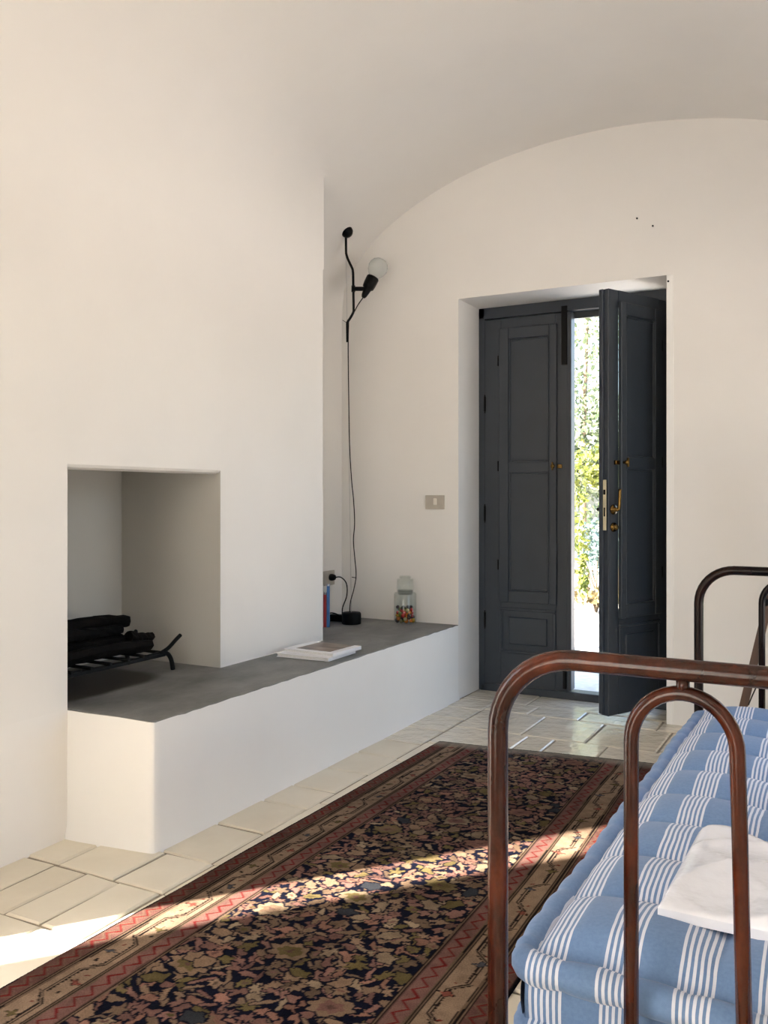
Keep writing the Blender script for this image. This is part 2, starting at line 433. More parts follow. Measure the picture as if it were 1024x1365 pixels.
# ------------------------------------------------------------------ masonry bench
be = thing('fireplace_bench', 'long white plastered bench with grey cement top running from the fireplace to the door', 'bench', (-2.2, 3.4, 0))
def wob(v, a=.004): return v + random.uniform(-a, a)
M = MB()                                             # front and end as one softly uneven plaster skin
path = [(-2.45, 2.160), (-2.3, 2.160), (-2.15, 2.16), (-2.02, 2.16), (-2.004, 2.162), (-2.001, 2.168), (-2.0, 2.19)] + [(-2.0, 2.2 + k * (2.42) / 22) for k in range(1, 23)]
path = path[:7] + [(-2.0, 2.19 + k * 2.43 / 60) for k in range(1, 61)]
zs = [-.02, .015, .05, .15, .28, .38, .4195]
top_w = [random.uniform(-.0015, .0025) for _ in path]
def bf(i, j):
    x, y = path[i]; z = zs[j]
    fl_ = .012 * max(0, 1 - max(z, 0) / .05) ** 2
    nx, ny = (0, -1) if i < 4 else ((.7, -.7) if i < 6 else (1, 0))
    ef = .052 * max(0, 1 - max(z, 0) / .41) ** 1.3 * min(1, (-2.0 - x) / .39) if i < 5 else 0
    return (x + nx * fl_, y + ny * fl_ - ef, z + (top_w[i] if j == 6 else 0))
M.sheet(bf, len(path), len(zs))
M.build('bench_body', m_bench, be, fixn=False)
M = MB()                                             # cement slab, thin, following the wall line
out = [(x, y) for x, y in path]
slab = out + [(XA - .01, YB), (XA - .01, YC - .0), (-2.96, YC), (-2.96, 2.162)]
lo = []; hi = []; hb = []
for i, (x, y) in enumerate(slab):
    tw = top_w[i] if i < len(top_w) else 0
    ins = 0 if i >= len(path) else .004
    nx, ny = (0, -1) if i < 4 else ((.7, -.7) if i < 6 else (1, 0))
    if i >= len(path): nx = ny = 0
    k_ = .004 + random.uniform(-.003, .006); lo.append(M.v((x - nx * .002, y - ny * .002, .412))); hb.append(M.v((x - nx * .002, y - ny * .002, .4185 + tw * .4))); hi.append(M.v((x - nx * k_, y - ny * k_, .4225)))
n = len(slab)
for A, B in ((lo, hb), (hb, hi)):
    for k in range(n): M.face([A[k], A[(k + 1) % n], B[(k + 1) % n], B[k]])
bmesh.ops.triangulate(M.bm, faces=[M.face(hi)])
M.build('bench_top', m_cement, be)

# ------------------------------------------------------------------ double door
door = thing('door_1', 'dark grey panelled double door with the right leaf standing open', 'door', (-1.43, 4.95, 0))
door['kind'] = 'structure'
M = MB()
M.box(-2.0, -1.962, 4.925, 5.0, 0, 2.275, .004); M.box(-.893, -.855, 4.925, 5.0, 0, 2.275, .004)
M.box(-2.0, -.855, 4.925, 5.0, 2.205, 2.275, .004); M.box(-1.962, -1.945, 4.985, 5.0, .04, 2.2); M.box(-.91, -.893, 4.985, 5.0, .04, 2.2)
M.box(-1.962, -.893, 4.985, 5.0, 2.17, 2.205)
M.build('door_frame', m_door, door)
M = MB(); M.box(-1.99, -.865, 4.925, 5.02, -.02, .04, .006); M.build('threshold', m_door, door)
W_, T_ = .515, .05
def leaf(mirror, loc, rot, ajar):
    sg = -1 if mirror else 1
    L = MB()
    def bx(mb, u0, u1, v0, v1, z0, z1, bev=.003, sh=None):
        f = None
        if sh: f = lambda c: (c.x, c.y - sh * (c.x * sg - .095), c.z)
        mb.box(min(sg * u0, sg * u1), max(sg * u0, sg * u1), v0, v1, z0, z1, bev, 1, f)
    # stiles, rails, bottom panel ground
    bx(L, 0, .105, 0, T_, .042, 2.2); bx(L, .435, W_, 0, T_, .042, 2.2)
    bx(L, .105, .435, 0, T_, 2.11, 2.2, 0); bx(L, .105, .435, 0, T_, .042, .57, 0)
    bx(L, W_ - .012, W_ + .012, T_ - .022, T_ + .004, .05, 2.2)            # rebate lip
    root = L.build('leaf', m_door, door, local=True)
    root.location = Vector(loc) - Vector(door.location); root.rotation_euler = (0, 0, rot)
    P = MB(); bx(P, .10, .44, T_ * .55, T_ * .65, .565, 2.115, 0); P.build('pane', m_pane, root, local=True)
    B = MB()                                                              # raised bottom panel with moulding
    for u0, u1, z0, z1 in ((.098, .440, .482, .500), (.098, .440, .232, .250), (.098, .116, .25, .482), (.422, .440, .25, .482)): bx(B, u0, u1, -.010, .002, z0, z1, .004)
    bx(B, .150, .388, -.008, .002, .285, .447, .006)
    B.build('bottom_panel', m_door, root, local=True)
    H = MB(); sh = math.tan(ajar)
    d0, d1 = -.016, .006
    fr = [(.095, .156, .531, 2.139), (.402, .446, .531, 2.139), (.156, .402, 2.073, 2.139), (.156, .402, 1.29, 1.352), (.156, .402, .531, .60)]
    for u0, u1, z0, z1 in fr: bx(H, u0, u1, d0, d1, z0, z1, .0035, sh)
    for z0, z1 in ((.592, 1.30), (1.342, 2.08)):
        bx(H, .150, .408, -.006, .004, z0, z1, 0, sh)
        for a in ((.156, .168, z0 + .008, z1 - .008), (.390, .402, z0 + .008, z1 - .008), (.168, .390, z0 + .008, z0 + .020), (.168, .390, z1 - .020, z1 - .008)):
            bx(H, *a[:2], -.012, .0, *a[2:], .004, sh)
    H.build('shutter', m_door, root, local=True)
    K = MB(); yk = -.016 - sh * .34                                       # brass turn knob
    K.box(min(sg * .425, sg * .475), max(sg * .425, sg * .475), -.006 + (yk + .016), .0, 1.312, 1.334, .003)
    K.lathe([(0, 0), (.007, .0), (.006, .012), (.012, .016), (.013, .026), (.008, .032), (0, .033)], (sg * .43, yk, 1.323), (0, -1, 0), 12)
    K.box(sg * .43 - .004, sg * .43 + .004, yk - .034, yk - .022, 1.300, 1.346, .002)
    K.build('turn_knob', m_brass, root, local=True)
    for z in (.42, 1.05, 1.70):                                           # leaf hinges at the frame, shutter hinges
        G = MB(); G.tube([(sg * .004, -.006, z - .045), (sg * .004, -.006, z + .045)], .007, 8); G.tube([(sg * .004, -.006, z - .055), (sg * .004, -.006, z + .055)], .004, 8)
        G.build('hinge', m_black, root, local=True)
    for z in (.75, 1.33, 1.95):
        G = MB(); G.tube([(sg * .090, -.010, z - .03), (sg * .090, -.010, z + .03)], .005, 8); G.build('hinge', m_black, root, local=True)
    return root
lf = leaf(False, (-1.965, 4.93, 0), 0, 0.0)
M = MB()                                                                  # espagnolette bolts and meeting strip of the shut leaf
M.box(.472, .506, -.014, .002, 1.90, 2.235, .003); M.build('top_bolt', m_black, lf, local=True)['label'] = 'black surface bolt'
M = MB(); M.box(.480, .500, -.012, .002, .055, .20, .003); M.lathe([(0, 0), (.008, 0), (.008, .012), (0, .014)], (.49, -.012, .16), (0, -1, 0), 10); M.build('bottom_bolt', m_black, lf, local=True)
M = MB(); M.box(.506, .530, -.012, .060, .05, 2.2, .003); M.build('meeting_strip', m_door, lf, local=True)
rf = leaf(True, (-.893, 4.93, 0), math.radians(65), math.radians(1.7))
M = MB(); M.box(-W_ - .0145, -W_ - .0115, .004, .024, .98, 1.235, .001)
M.build('lock_plate', m_lockb, rf, local=True)
M = MB(); M.box(-W_ - .017, -W_ - .013, .008, .020, 1.16, 1.185); M.box(-W_ - .016, -W_ - .013, .010, .018, 1.05, 1.095); M.build('latch', m_black, rf, local=True)
M = MB()
M.lathe([(0, 0), (.026, 0), (.026, .006), (.012, .010), (.010, .028), (0, .029)], (-.478, 0, 1.085), (0, -1, 0), 18)
M.tube(smooth_path([(-.478, -.024, 1.082), (-.474, -.030, 1.088), (-.470, -.031, 1.11), (-.466, -.032, 1.188)], 5), .008, 10)
M.build('lever_handle', m_brass, rf, local=True)
M = MB(); M.lathe([(0, 0), (.024, 0), (.024, .006), (.014, .008), (.016, .016), (.013, .024), (0, .026)], (-.478, 0, .995), (0, -1, 0), 18); M.build('lock_knob', m_brass, rf, local=True)
M = MB(); M.lathe([(0, 0), (.02, 0), (.02, .006), (.009, .01), (.009, .05), (0, .05)], (-.478, T_, 1.085), (0, 1, 0), 12); M.build('outer_handle', m_black, rf, local=True)

# ------------------------------------------------------------------ small wall fittings
sw = thing('light_switch', 'taupe wall plate with a small cream rocker between the lamp and the door', 'switch', (-2.144, YB, 1.118))
M = MB(); M.box(-2.204, -2.084, YB - .009, YB, 1.078, 1.158, .003); M.build('switch_plate', m_plate, sw)
M = MB(); M.box(-2.151, -2.131, YB - .014, YB - .006, 1.102, 1.140, .003); M.build('rocker', m_rock, sw)
so = thing('wall_socket', 'taupe socket plate low in the alcove with a black plug in it', 'socket', (XA, 4.452, .668))
M = MB(); M.box(XA, XA + .009, 4.39, 4.525, .625, .712, .003); M.build('socket_plate', m_plate, so)
for p, lab in (((-1.001, 2.575), 'upper of two tiny dark nails above the door, nearer the lamp'), ((-.922, 2.525), 'lower of two tiny dark nails above the door, farther from the lamp'), ((-.846, 2.235), 'tiny nail at the upper right corner of the door recess')):
    M = MB(); M.lathe([(0, .0), (.002, 0), (.002, .012), (.005, .012), (.005, .015), (0, .016)], (p[0], YB, p[1]), (0, -1, 0), 8)
    tag(M.build('wall_nail', m_iron), lab, 'nail', 'nails in the door wall')

# ------------------------------------------------------------------ the cable lamp
E1 = Vector((.881, .473, 0))                          # plane of the bent tube
LB = Vector((-2.556, 4.372, .423)); LT = Vector((-2.572, 4.335, 2.655))
def onl(z, off=0): 
    t = (z - LB.z) / (LT.z - LB.z); q = LB + (LT - LB) * t + E1 * off; return Vector((q.x, q.y, z))
lamp = thing('cable_lamp', 'black bent tube lamp with grey globe bulb strung between vault and bench', 'lamp', tuple(LB))
M = MB(); nrm = Vector((.55, 0, -.84)); M.lathe([(0, -.02), (.026, -.02), (.034, .0), (.037, .025), (.033, .048), (.022, .062), (0, .068)], LT + Vector((-.012, 0, .030)), nrm, 20); M.build('ceiling_mount', m_black, lamp)
M = MB(); M.tube([onl(2.65), onl(2.03), onl(.49)], .0014, 6); M.build('steel_wire', m_steel, lamp)
M = MB(); M.tube(smooth_path([onl(2.63), onl(2.58), onl(2.54), onl(2.526, .002), onl(2.50, .010), onl(2.45, .033), onl(2.43, .037), onl(2.40, .038), onl(2.3, .038), onl(2.22, .038), onl(2.20, .036), onl(2.17, .020), onl(2.145, .003), onl(2.13, .0), onl(2.10), onl(2.03)], 4), .0072, 10)
M.build('bent_tube', m_black, lamp)
b0 = onl(2.333, .038)
M = MB(); M.tube([b0 - Vector((0, 0, .018)), b0 + Vector((0, 0, .018))], .011, 12); M.tube([b0, b0 + E1 * .066], .0125, 10); M.build('slider_clamp', m_black, lamp)
hd = (E1 * .36 + Vector((.0, .06, .80))).normalized(); h0 = b0 + E1 * .056 + Vector((0, 0, -.050))
M = MB(); M.lathe([(0, 0), (.010, .0), (.016, .012), (.022, .045), (.024, .055), (.033, .062), (.036, .085), (.037, .125), (.033, .132), (.030, .126), (0, .11)], h0, hd, 24); M.build('lamp_socket', m_black, lamp)
M = MB(); bc = h0 + hd * .19
M.lathe([(0, -.068), (.020, -.068), (.024, -.058), (.038, -.044), (.050, -.025), (.057, 0), (.054, .022), (.044, .040), (.028, .052), (.012, .057), (0, .058)], bc, hd, 28); M.build('globe_bulb', m_bulb, lamp)
M = MB(); M.tube(smooth_path([h0 - hd * -.004, onl(2.24, .062), onl(2.20, .040), onl(2.16, .012), onl(2.12, .008), onl(2.0, .004), onl(1.75, .003), onl(1.45, .004), onl(1.25, .012), onl(1.13, .022), onl(1.0, .026), onl(.9, .018), onl(.80, .024), onl(.70, .030), onl(.62, .016), onl(.55, -.004), onl(.49, -.010)], 7), .0030, 7); M.build('power_cord', m_plastic, lamp)
M = MB(); M.tube([onl(2.14, -.002), onl(2.155, -.026)], .0016, 5); M.build('cable_tie', m_plastic, lamp)
M = MB(); M.tube([onl(.69, .005), onl(.685, .032)], .0024, 5); M.build('cable_tie', m_plastic, lamp)
M = MB(); M.lathe([(0, 0), (.052, 0), (.055, .003), (.055, .058), (.050, .066), (0, .066)], LB, (0, 0, 1), 32); M.build('lamp_base', m_plastic, lamp)
pl = thing('plug_cord', 'black plug in the alcove socket with a cable looping down behind the lamp base', 'cable', (-2.70, 4.43, .44))
M = MB(); M.lathe([(0, 0), (.020, 0), (.021, .012), (.016, .030), (.008, .036), (0, .037)], (XA + .009, 4.475, .672), (1, 0, 0), 16); M.build('plug', m_plastic, pl)
M = MB(); M.tube(smooth_path([(XA + .040, 4.475, .672), (XA + .085, 4.47, .675), (XA + .125, 4.465, .64), (XA + .13, 4.46, .57), (XA + .105, 4.455, .50), (XA + .10, 4.445, .438), (XA + .06, 4.40, .428), (-2.70, 4.36, .428), (-2.72, 4.34, .44), (-2.70, 4.37, .475), (-2.665, 4.40, .465), (-2.64, 4.42, .430), (-2.61, 4.41, .428)], 6), .0036, 7); M.build('cord', m_plastic, pl)
M = MB(); M.box(-2.73, -2.635, 4.405, 4.455, .4235, .462, .006); tag(M.build('power_adapter', m_plastic), 'small black adapter block lying behind the lamp base', 'adapter')

# ------------------------------------------------------------------ things on the bench
def upright_book(dx, h, mcov, lab, wdt=.016):
    r = thing('book', lab, 'book', (-2.618 + dx * .855, 4.185 + dx * .52, .4235), math.radians(31), 'books standing behind the chimney corner')
    hw = wdt / 2
    M = MB(); M.box(-hw, -hw + .002, 0, .14, 0, h); M.box(hw - .002, hw, 0, .14, 0, h); M.box(-hw, hw, -.002, .001, 0, h); M.build('cover', mcov, r, local=True)
    M = MB(); M.box(-hw + .002, hw - .002, .001, .135, .003, h - .003); M.build('pages', m_pages, r, local=True)
upright_book(.018, .228, m_blue, 'tall blue book, outermost of those behind the chimney corner')
upright_book(.000, .180, m_red, 'short red book beside the tall blue one')
upright_book(-.018, .226, m_white, 'tall white book behind the short red one')

def flat_book(name, lab, cat, cx, cy, z, rot, w_, d_, t_, mcov, photo=False):
    r = thing(name, lab, cat, (cx, cy, z), rot)
    M = MB(); c = .0025
    M.box(-w_ / 2, w_ / 2, -d_ / 2, d_ / 2, 0, c, .001, 1); M.box(-w_ / 2, w_ / 2, -d_ / 2, d_ / 2, t_ - c, t_, .001, 1); M.box(w_ / 2 - .003, w_ / 2 + .001, -d_ / 2, d_ / 2, 0, t_, .001, 1)
    M.build('cover', mcov, r, local=True)
    M = MB(); M.box(-w_ / 2 + .004, w_ / 2 - .003, -d_ / 2 + .004, d_ / 2 - .004, c, t_ - c); M.build('pages', m_pages, r, local=True)
    if photo:
        M = MB(); M.box(-w_ / 2 + .05, w_ / 2 - .035, -d_ / 2 + .03, d_ / 2 - .004, t_, t_ + .0008); M.build('cover_picture', m_photo, r, local=True)['label'] = 'brown photograph printed on the cover'
flat_book('book', 'white hardback lying flat on the bench, lower of two', 'book', -2.195, 3.435, .4235, math.radians(1), .275, .245, .017, m_white)
flat_book('magazine', 'white magazine with brown cover photograph lying on top of the white hardback', 'magazine', -2.178, 3.462, .4408, math.radians(-2.5), .272, .235, .016, m_white, True)

jar = thing('glass_jar', 'clear glass jar with stopper and colourful sweets on the bench by the door', 'jar', (-2.295, 4.535, .4235))
M = MB(); M.lathe([(0, 0), (.058, 0), (.064, .004), (.065, .012), (.065, .168), (.060, .177), (.047, .182), (.046, .190), (.0435, .190), (.0435, .180), (.056, .173), (.0615, .165), (.0615, .010), (.056, .006), (0, .006)], (-2.295, 4.535, .4235), (0, 0, 1), 40); M.build('jar_body', m_glass, jar)
M = MB(); M.lathe([(0, .165), (.040, .165), (.0425, .17), (.0425, .190), (.049, .192), (.050, .198), (.048, .250), (.044, .256), (.034, .258), (.033, .268), (.030, .272), (0, .272), (0, .266), (.027, .266), (.028, .254), (.042, .250), (.045, .200), (.038, .192), (.037, .170), (0, .169)], (-2.295, 4.535, .4235), (0, 0, 1), 40); M.build('stopper', m_glass, jar)
SW = [simple(k + '_sweet', v, .25) for k, v in (('red', (.42, .02, .015)), ('orange', (.55, .16, .015)), ('yellow', (.62, .38, .03)), ('green', (.16, .20, .03)), ('brown', (.035, .014, .010)), ('cream', (.60, .50, .26)))]
rs = random.Random(3); placed = []; M = MB()
for lay in range(6):
    for k in range(10 if lay < 5 else 6):
        for _ in range(12):
            r = .049 * math.sqrt(rs.random()); a = rs.random() * 2 * PI
            p = Vector((-2.295 + r * math.cos(a), 4.535 + r * math.sin(a), .4235 + .018 + lay * .0145 + rs.uniform(-.002, .002)))
            if all((p - q).length > .0185 for q in placed): break
        else: continue
        placed.append(p); nf = len(M.bm.faces); key = rs.choice([0, 1, 1, 2, 3, 3, 4, 4, 4, 5])
        ax = Vector((rs.uniform(-1, 1), rs.uniform(-1, 1), rs.uniform(-1, 1))).normalized(); s_ = rs.uniform(1.25, 1.7)
        M.lathe([(0, -.009 * s_), (.0065 * s_, -.005 * s_), (.008 * s_, 0), (.0065 * s_, .005 * s_), (0, .009 * s_)], p, ax, 7)
        M.bm.faces.ensure_lookup_table()
        for f in M.bm.faces[nf:]: f.material_index = key
o = M.build('sweets', SW[0])
for q in SW[1:]: o.data.materials.append(q)
tag(o, 'mixed red, yellow, green and brown sweets filling the bottom of the jar', 'sweets', kind='stuff')

# ------------------------------------------------------------------ grate and logs
gr = thing('fire_grate', 'black iron fire grate with curved feet standing in the fireplace', 'grate', (-2.66, 2.55, .4235))
def gbar(x, y0, y1): return [(x, y0, .502), (x, y1, .502)]
for x in (-2.539, -2.788):
    M = MB(); M.box(x - .013, x + .013, 2.26, 2.80, .490, .504, .002); M.build('grate_rail', m_iron, gr)
for k in range(6):
    y = 2.30 + k * .095
    M = MB(); M.tube([(-2.81, y, .509), (-2.52, y, .509)], .0065, 8); M.build('grate_bar', m_iron, gr)
for x in (-2.54, -2.79):
    M = MB(); M.tube(smooth_path([(x, 2.70, .500), (x, 2.79, .503), (x, 2.825, .495), (x, 2.848, .465), (x, 2.858, .424)], 6), .0095, 9); M.build('grate_foot', m_iron, gr)
    M = MB(); M.tube(smooth_path([(x, 2.36, .500), (x, 2.27, .503), (x, 2.235, .495), (x, 2.215, .465), (x, 2.205, .424)], 6), .0095, 9); M.build('grate_foot', m_iron, gr)
    M = MB(); M.tube(smooth_path([(x, 2.78, .503), (x, 2.83, .518), (x, 2.875, .545), (x, 2.905, .562)], 5), .0085, 9); M.build('log_stop', m_iron, gr)
    M = MB(); M.tube(smooth_path([(x, 2.29, .503), (x, 2.24, .518), (x, 2.20, .545)], 5), .0085, 9); M.build('log_stop', m_iron, gr)
def log(p0, p1, r, lab, seed, r1=None):
    rs = random.Random(seed); P0, P1 = Vector(p0), Vector(p1); n = 11; r1 = r1 or r * .85
    bend = Vector((rs.uniform(-.012, .012), 0, rs.uniform(-.008, .012)))
    M = MB(); seg = 9; rings = []; d = (P1 - P0).normalized(); a = Vector((1, 0, 0)); a = (a - d * a.dot(d)).normalized(); b = d.cross(a)
    lob = [rs.uniform(.78, 1.12) for _ in range(seg)]
    for i in range(n):
        t = i / (n - 1); c = P0.lerp(P1, t) + bend * math.sin(PI * t); rr = r + (r1 - r) * t
        rings.append([M.v(c + (a * math.cos(2 * PI * k / seg) + b * math.sin(2 * PI * k / seg)) * rr * lob[k] * rs.uniform(.86, 1.1)) for k in range(seg)])
    for A, B in zip(rings, rings[1:]):
        for k in range(seg): M.face([A[k], A[(k + 1) % seg], B[(k + 1) % seg], B[k]])
    M.face(rings[0][::-1]); M.face(rings[-1])
    tag(M.build('firewood_log', m_char), lab, 'log', 'charred logs on the grate')
log((-2.568, 2.27, .550), (-2.556, 2.73, .545), .033, 'charred front log lying along the grate', 1)
log((-2.652, 2.25, .556), (-2.645, 2.76, .550), .038, 'charred log lying in the middle of the grate behind the front one', 2)
log((-2.745, 2.28, .558), (-2.735, 2.74, .552), .042, 'charred log at the back of the grate', 3)
log((-2.605, 2.30, .634), (-2.62, 2.64, .616), .034, 'upper charred log stacked on the front and middle logs', 4, .022)
log((-2.70, 2.34, .642), (-2.69, 2.74, .632), .032, 'upper charred log stacked toward the back', 5)
log((-2.58, 2.245, .600), (-2.66, 2.36, .668), .024, 'short charred stub tilted up at the near end of the pile', 6)
log((-2.595, 2.66, .586), (-2.600, 2.795, .566), .026, 'short squarish charred end piece by the log stop', 7)

# ------------------------------------------------------------------ rug
X0, X1, Yn, Yl, Yr = -1.757, -.737, .55, 3.775, 3.895
step = .0036; nu = int((X1 - X0) / step) + 1; nv = int((Yr - Yn) / step) + 1
Wd = X1 - X0; Ld = 3.30
uu, vv = np.meshgrid(np.linspace(0, Wd, nu), np.linspace(0, Ld, nv), indexing='xy')
rg = np.random.RandomState(5)
def vnoise(scale, seed):
    r = np.random.RandomState(seed); gx, gy = int(Wd / scale) + 3, int(Ld / scale) + 3; g = r.rand(gy, gx)
    fx, fy = uu / scale, vv / scale; ix, iy = fx.astype(int), fy.astype(int); tx, ty = fx - ix, fy - iy
    tx = tx * tx * (3 - 2 * tx); ty = ty * ty * (3 - 2 * ty)
    return (g[iy, ix] * (1 - tx) + g[iy, ix + 1] * tx) * (1 - ty) + (g[iy + 1, ix] * (1 - tx) + g[iy + 1, ix + 1] * tx) * ty
NAVY, PINK, SALM, TAN, BEIGE, OLIVE, RED, DARK, GREYB = [np.array(c) for c in ((.003, .0035, .009), (.140, .074, .060), (.160, .083, .060), (.15, .100, .065), (.215, .160, .105), (.088, .068, .028), (.13, .016, .014), (.006, .004, .004), (.045, .05, .06))]
col = np.empty(uu.shape + (3,)); col[:] = NAVY
wx = (vnoise(.05, 1) - .5) * .016 + (vnoise(.012, 3) - .5) * .009; wy = (vnoise(.05, 2) - .5) * .016 + (vnoise(.012, 4) - .5) * .009
U, V = uu + wx, vv + wy
def stamp(cu, cv, ru, rv, rot, lobes, amp, ph, color, edge=None):
    R = max(ru, rv) * (1 + amp) * 1.15 + .012
    i0, i1 = max(0, int((cu - R) / Wd * (nu - 1))), min(nu, int((cu + R) / Wd * (nu - 1)) + 2)
    j0, j1 = max(0, int((cv - R) / Ld * (nv - 1))), min(nv, int((cv + R) / Ld * (nv - 1)) + 2)
    if i0 >= i1 or j0 >= j1: return
    a, b = U[j0:j1, i0:i1] - cu, V[j0:j1, i0:i1] - cv
    c, s = math.cos(rot), math.sin(rot); p, q = (a * c + b * s) / ru, (-a * s + b * c) / rv
    r = np.hypot(p, q) / (1 + amp * np.cos(lobes * np.arctan2(q, p) + ph)); blk = col[j0:j1, i0:i1]
    if edge is not None: blk[r < 1.22] = edge
    blk[r < 1] = color
    return
palette = [PINK, PINK, SALM, SALM, TAN, TAN, BEIGE * .85, OLIVE, PINK * .7, PINK * .8, TAN * .75, TAN * .6]
fu0, fu1 = .225, Wd - .225
# stems, then leaves and flowers, then rosettes
for _ in range(520):
    cu, cv = rg.uniform(fu0, fu1), rg.uniform(.02, Ld - .05); stamp(cu, cv, rg.uniform(.02, .045), .0035, rg.uniform(0, PI), 1, 0, 0, TAN * .75)
g = .0365
for iv in range(int(Ld / g)):
    for iu in range(int((fu1 - fu0) / g) + 1):
        cu = fu0 + (iu + .5 * (iv % 2)) * g + rg.uniform(-.010, .010); cv = iv * g + rg.uniform(-.010, .010)
        k = rg.rand(); c = palette[rg.randint(len(palette))] * rg.uniform(.8, 1.15)
        if k < .55: stamp(cu, cv, rg.uniform(.016, .026), rg.uniform(.011, .016), rg.uniform(0, PI), rg.choice([3, 4, 5, 7]), rg.uniform(.18, .40), rg.uniform(0, 6), c, NAVY)
        elif k < .85: stamp(cu, cv, rg.uniform(.017, .030), rg.uniform(.007, .011), rg.uniform(0, PI), 2, .2, 0, c, NAVY)
        else:
            stamp(cu, cv, .02, .016, rg.uniform(0, PI), 6, .2, 0, c, NAVY); stamp(cu, cv, .008, .006, 0, 4, .2, 0, palette[rg.randint(len(palette))] * .7)
cv = .12; k = 0
while cv < Ld - .05:
    for cu in ((.33, .68) if k % 2 == 0 else (.5,)):
        cu += rg.uniform(-.03, .03); c = (BEIGE * .8, TAN, OLIVE * .9 + TAN * .15, SALM * .85)[rg.randint(4)]
        stamp(cu, cv, .048, .036, rg.uniform(-.2, .2), 8, .14, 0, c * .95, NAVY); stamp(cu, cv, .030, .022, 0, 6, .15, 0, (OLIVE * .9, PINK * .8, TAN * .7)[rg.randint(3)]); stamp(cu, cv, .010, .007, 0, 4, .2, 0, PINK * .5)
    for _ in range(4):
        stamp(rg.uniform(fu0, fu1), cv + rg.uniform(-.1, .1), .028, .02, rg.uniform(0, PI), 5, .14, rg.rand() * 6, (OLIVE * .8, BEIGE * .7, TAN, GREYB * .45)[rg.randint(4)], NAVY)
    cv += .17; k += 1
# borders
side = np.minimum(uu, Wd - uu) + (vnoise(.12, 8) - .5) * .003
ph = np.where(uu < Wd / 2, 0, .35)
def band(a, b): return (side >= a) & (side < b)
def zig(period, t0, amp, th):
    tri = np.abs(((vv + ph * period) / period) % 1 - .5) * 2; return np.abs(side - (t0 + amp * (tri - .5))) < th
DK = DARK; STR = PINK * .42 + DARK * .3
col[band(0, .008)] = DK * 1.5
m = band(.008, .056); col[m] = np.array((.075, .036, .029))
col[m & zig(.05, .032, .026, .0042)] = np.array((.085, .010, .009))
col[m & ~zig(.05, .032, .026, .009) & zig(.05, .032, .026, .0125)] = TAN * .6
for a, b, c in ((.056, .060, DK), (.060, .064, TAN * .7), (.064, .069, DK), (.069, .073, TAN * .6), (.073, .076, DK)): col[band(a, b)] = c
m = band(.076, .150); col[m] = np.array((.165, .115, .078))
# stepped meander with comb teeth
P = .30; f = ((vv + ph * .4) / P) % 1
cen = np.where(f < .36, .094, np.where(f < .5, .094 + (f - .36) / .14 * .040, np.where(f < .86, .134, .134 - (f - .86) / .14 * .040)))
d_ = side - cen; col[m & (np.abs(d_) < .0028)] = DK
col[m & (np.abs(d_ - np.where(f < .43, .0085, -.0085)) < .0022)] = DK * 1.3
col[m & (np.where(f < .43, d_, -d_) > .0085) & (np.where(f < .43, d_, -d_) < .014) & ((vv / .0115) % 1 < .5)] = DK * 1.3
for k in range(int(Ld / .15) + 1):
    for sd in (0, 1):
        t = (.128 if (k + sd) % 2 == 0 else .100); cu = t if sd == 0 else Wd - t
        cv = k * .15 + .055 - (0 if sd == 0 else .105)
        stamp(cu, cv, .012, .009, 0, 4, .35, 0, (RED * .7 + TAN * .3, GREYB * .8, OLIVE * .8)[k % 3], DK * 1.6); stamp(cu, cv + .045, .006, .004, .4, 2, .2, 0, RED * .6); stamp(cu, cv - .045, .005, .006, .4, 2, .2, 0, DK * 1.6)
for a, b, c in ((.150, .153, DK), (.153, .157, TAN * .6), (.157, .162, DK), (.162, .166, TAN * .55)): col[band(a, b)] = c
m = band(.166, .210); col[m] = np.array((.105, .056, .046))
col[m & zig(.052, .188, .026, .0042)] = np.array((.085, .009, .009))
for a, b, c in ((.210, .214, STR), (.214, .219, DK), (.219, .223, TAN * .65), (.223, .226, DK)): col[band(a, b)] = c
# worn far end, its grey lightened to paint in grazing sheen
e = Ld - vv + (vnoise(.06, 11) - .5) * .03
fade_sheen = np.clip((.10 - e) / .07, 0, 1) * .8
col[:] = col * (1 - fade_sheen[..., None]) + np.array((.20, .18, .15)) * fade_sheen[..., None]
col[(Ld - vv < .008)] = DK * 2
wear = vnoise(.16, 21)[..., None] * .5 + vnoise(.02, 22)[..., None] * .35 + .60
col *= wear
yf = (vv / Ld); ytop = Yl + (Yr - Yl) * (uu / Wd)
tq = (Yn + (ytop - Yn) * yf - 1.4) / 2.45
X = (-1.757 + .027 * tq) + (uu / Wd) * ((-.690 - .068 * tq) - (-1.757 + .027 * tq)) + (vnoise(.4, 31) - .5) * .012 * (np.abs(uu - Wd / 2) / (Wd / 2)); Y = Yn + (ytop - Yn) * yf
Z = .0075 + (vnoise(.3, 32) - .5) * .004 + (rg.rand(*uu.shape) - .5) * .0009
edge = (uu < step * .5) | (uu > Wd - step * .5) | (vv < step * .5) | (vv > Ld - step * .5); Z[edge] = .0015
idx = np.arange(nu * nv).reshape(nv, nu)
fcs = np.stack([idx[:-1, :-1], idx[:-1, 1:], idx[1:, 1:], idx[1:, :-1]], -1).reshape(-1, 4)
def rugmat():
    M = Mat('knotted_wool', rough=1, Specular_IOR_Level=.05)
    at = M.n('ShaderNodeVertexColor'); at.layer_name = 'dye'
    nz = M.ramp(M.noise(260, 3), [(.3, .80), (.7, 1.15)], None)
    mx = M.n('ShaderNodeMix', data_type='RGBA', blend_type='MULTIPLY'); mx.inputs['Factor'].default_value = 1
    M.l(at.outputs[0], mx.inputs[6]); M.l(nz, mx.inputs[7]); M.l(mx.outputs[2], M.b.inputs['Base Color'])
    M.bump(M.noise(300, 2), .4, .003); return M.m
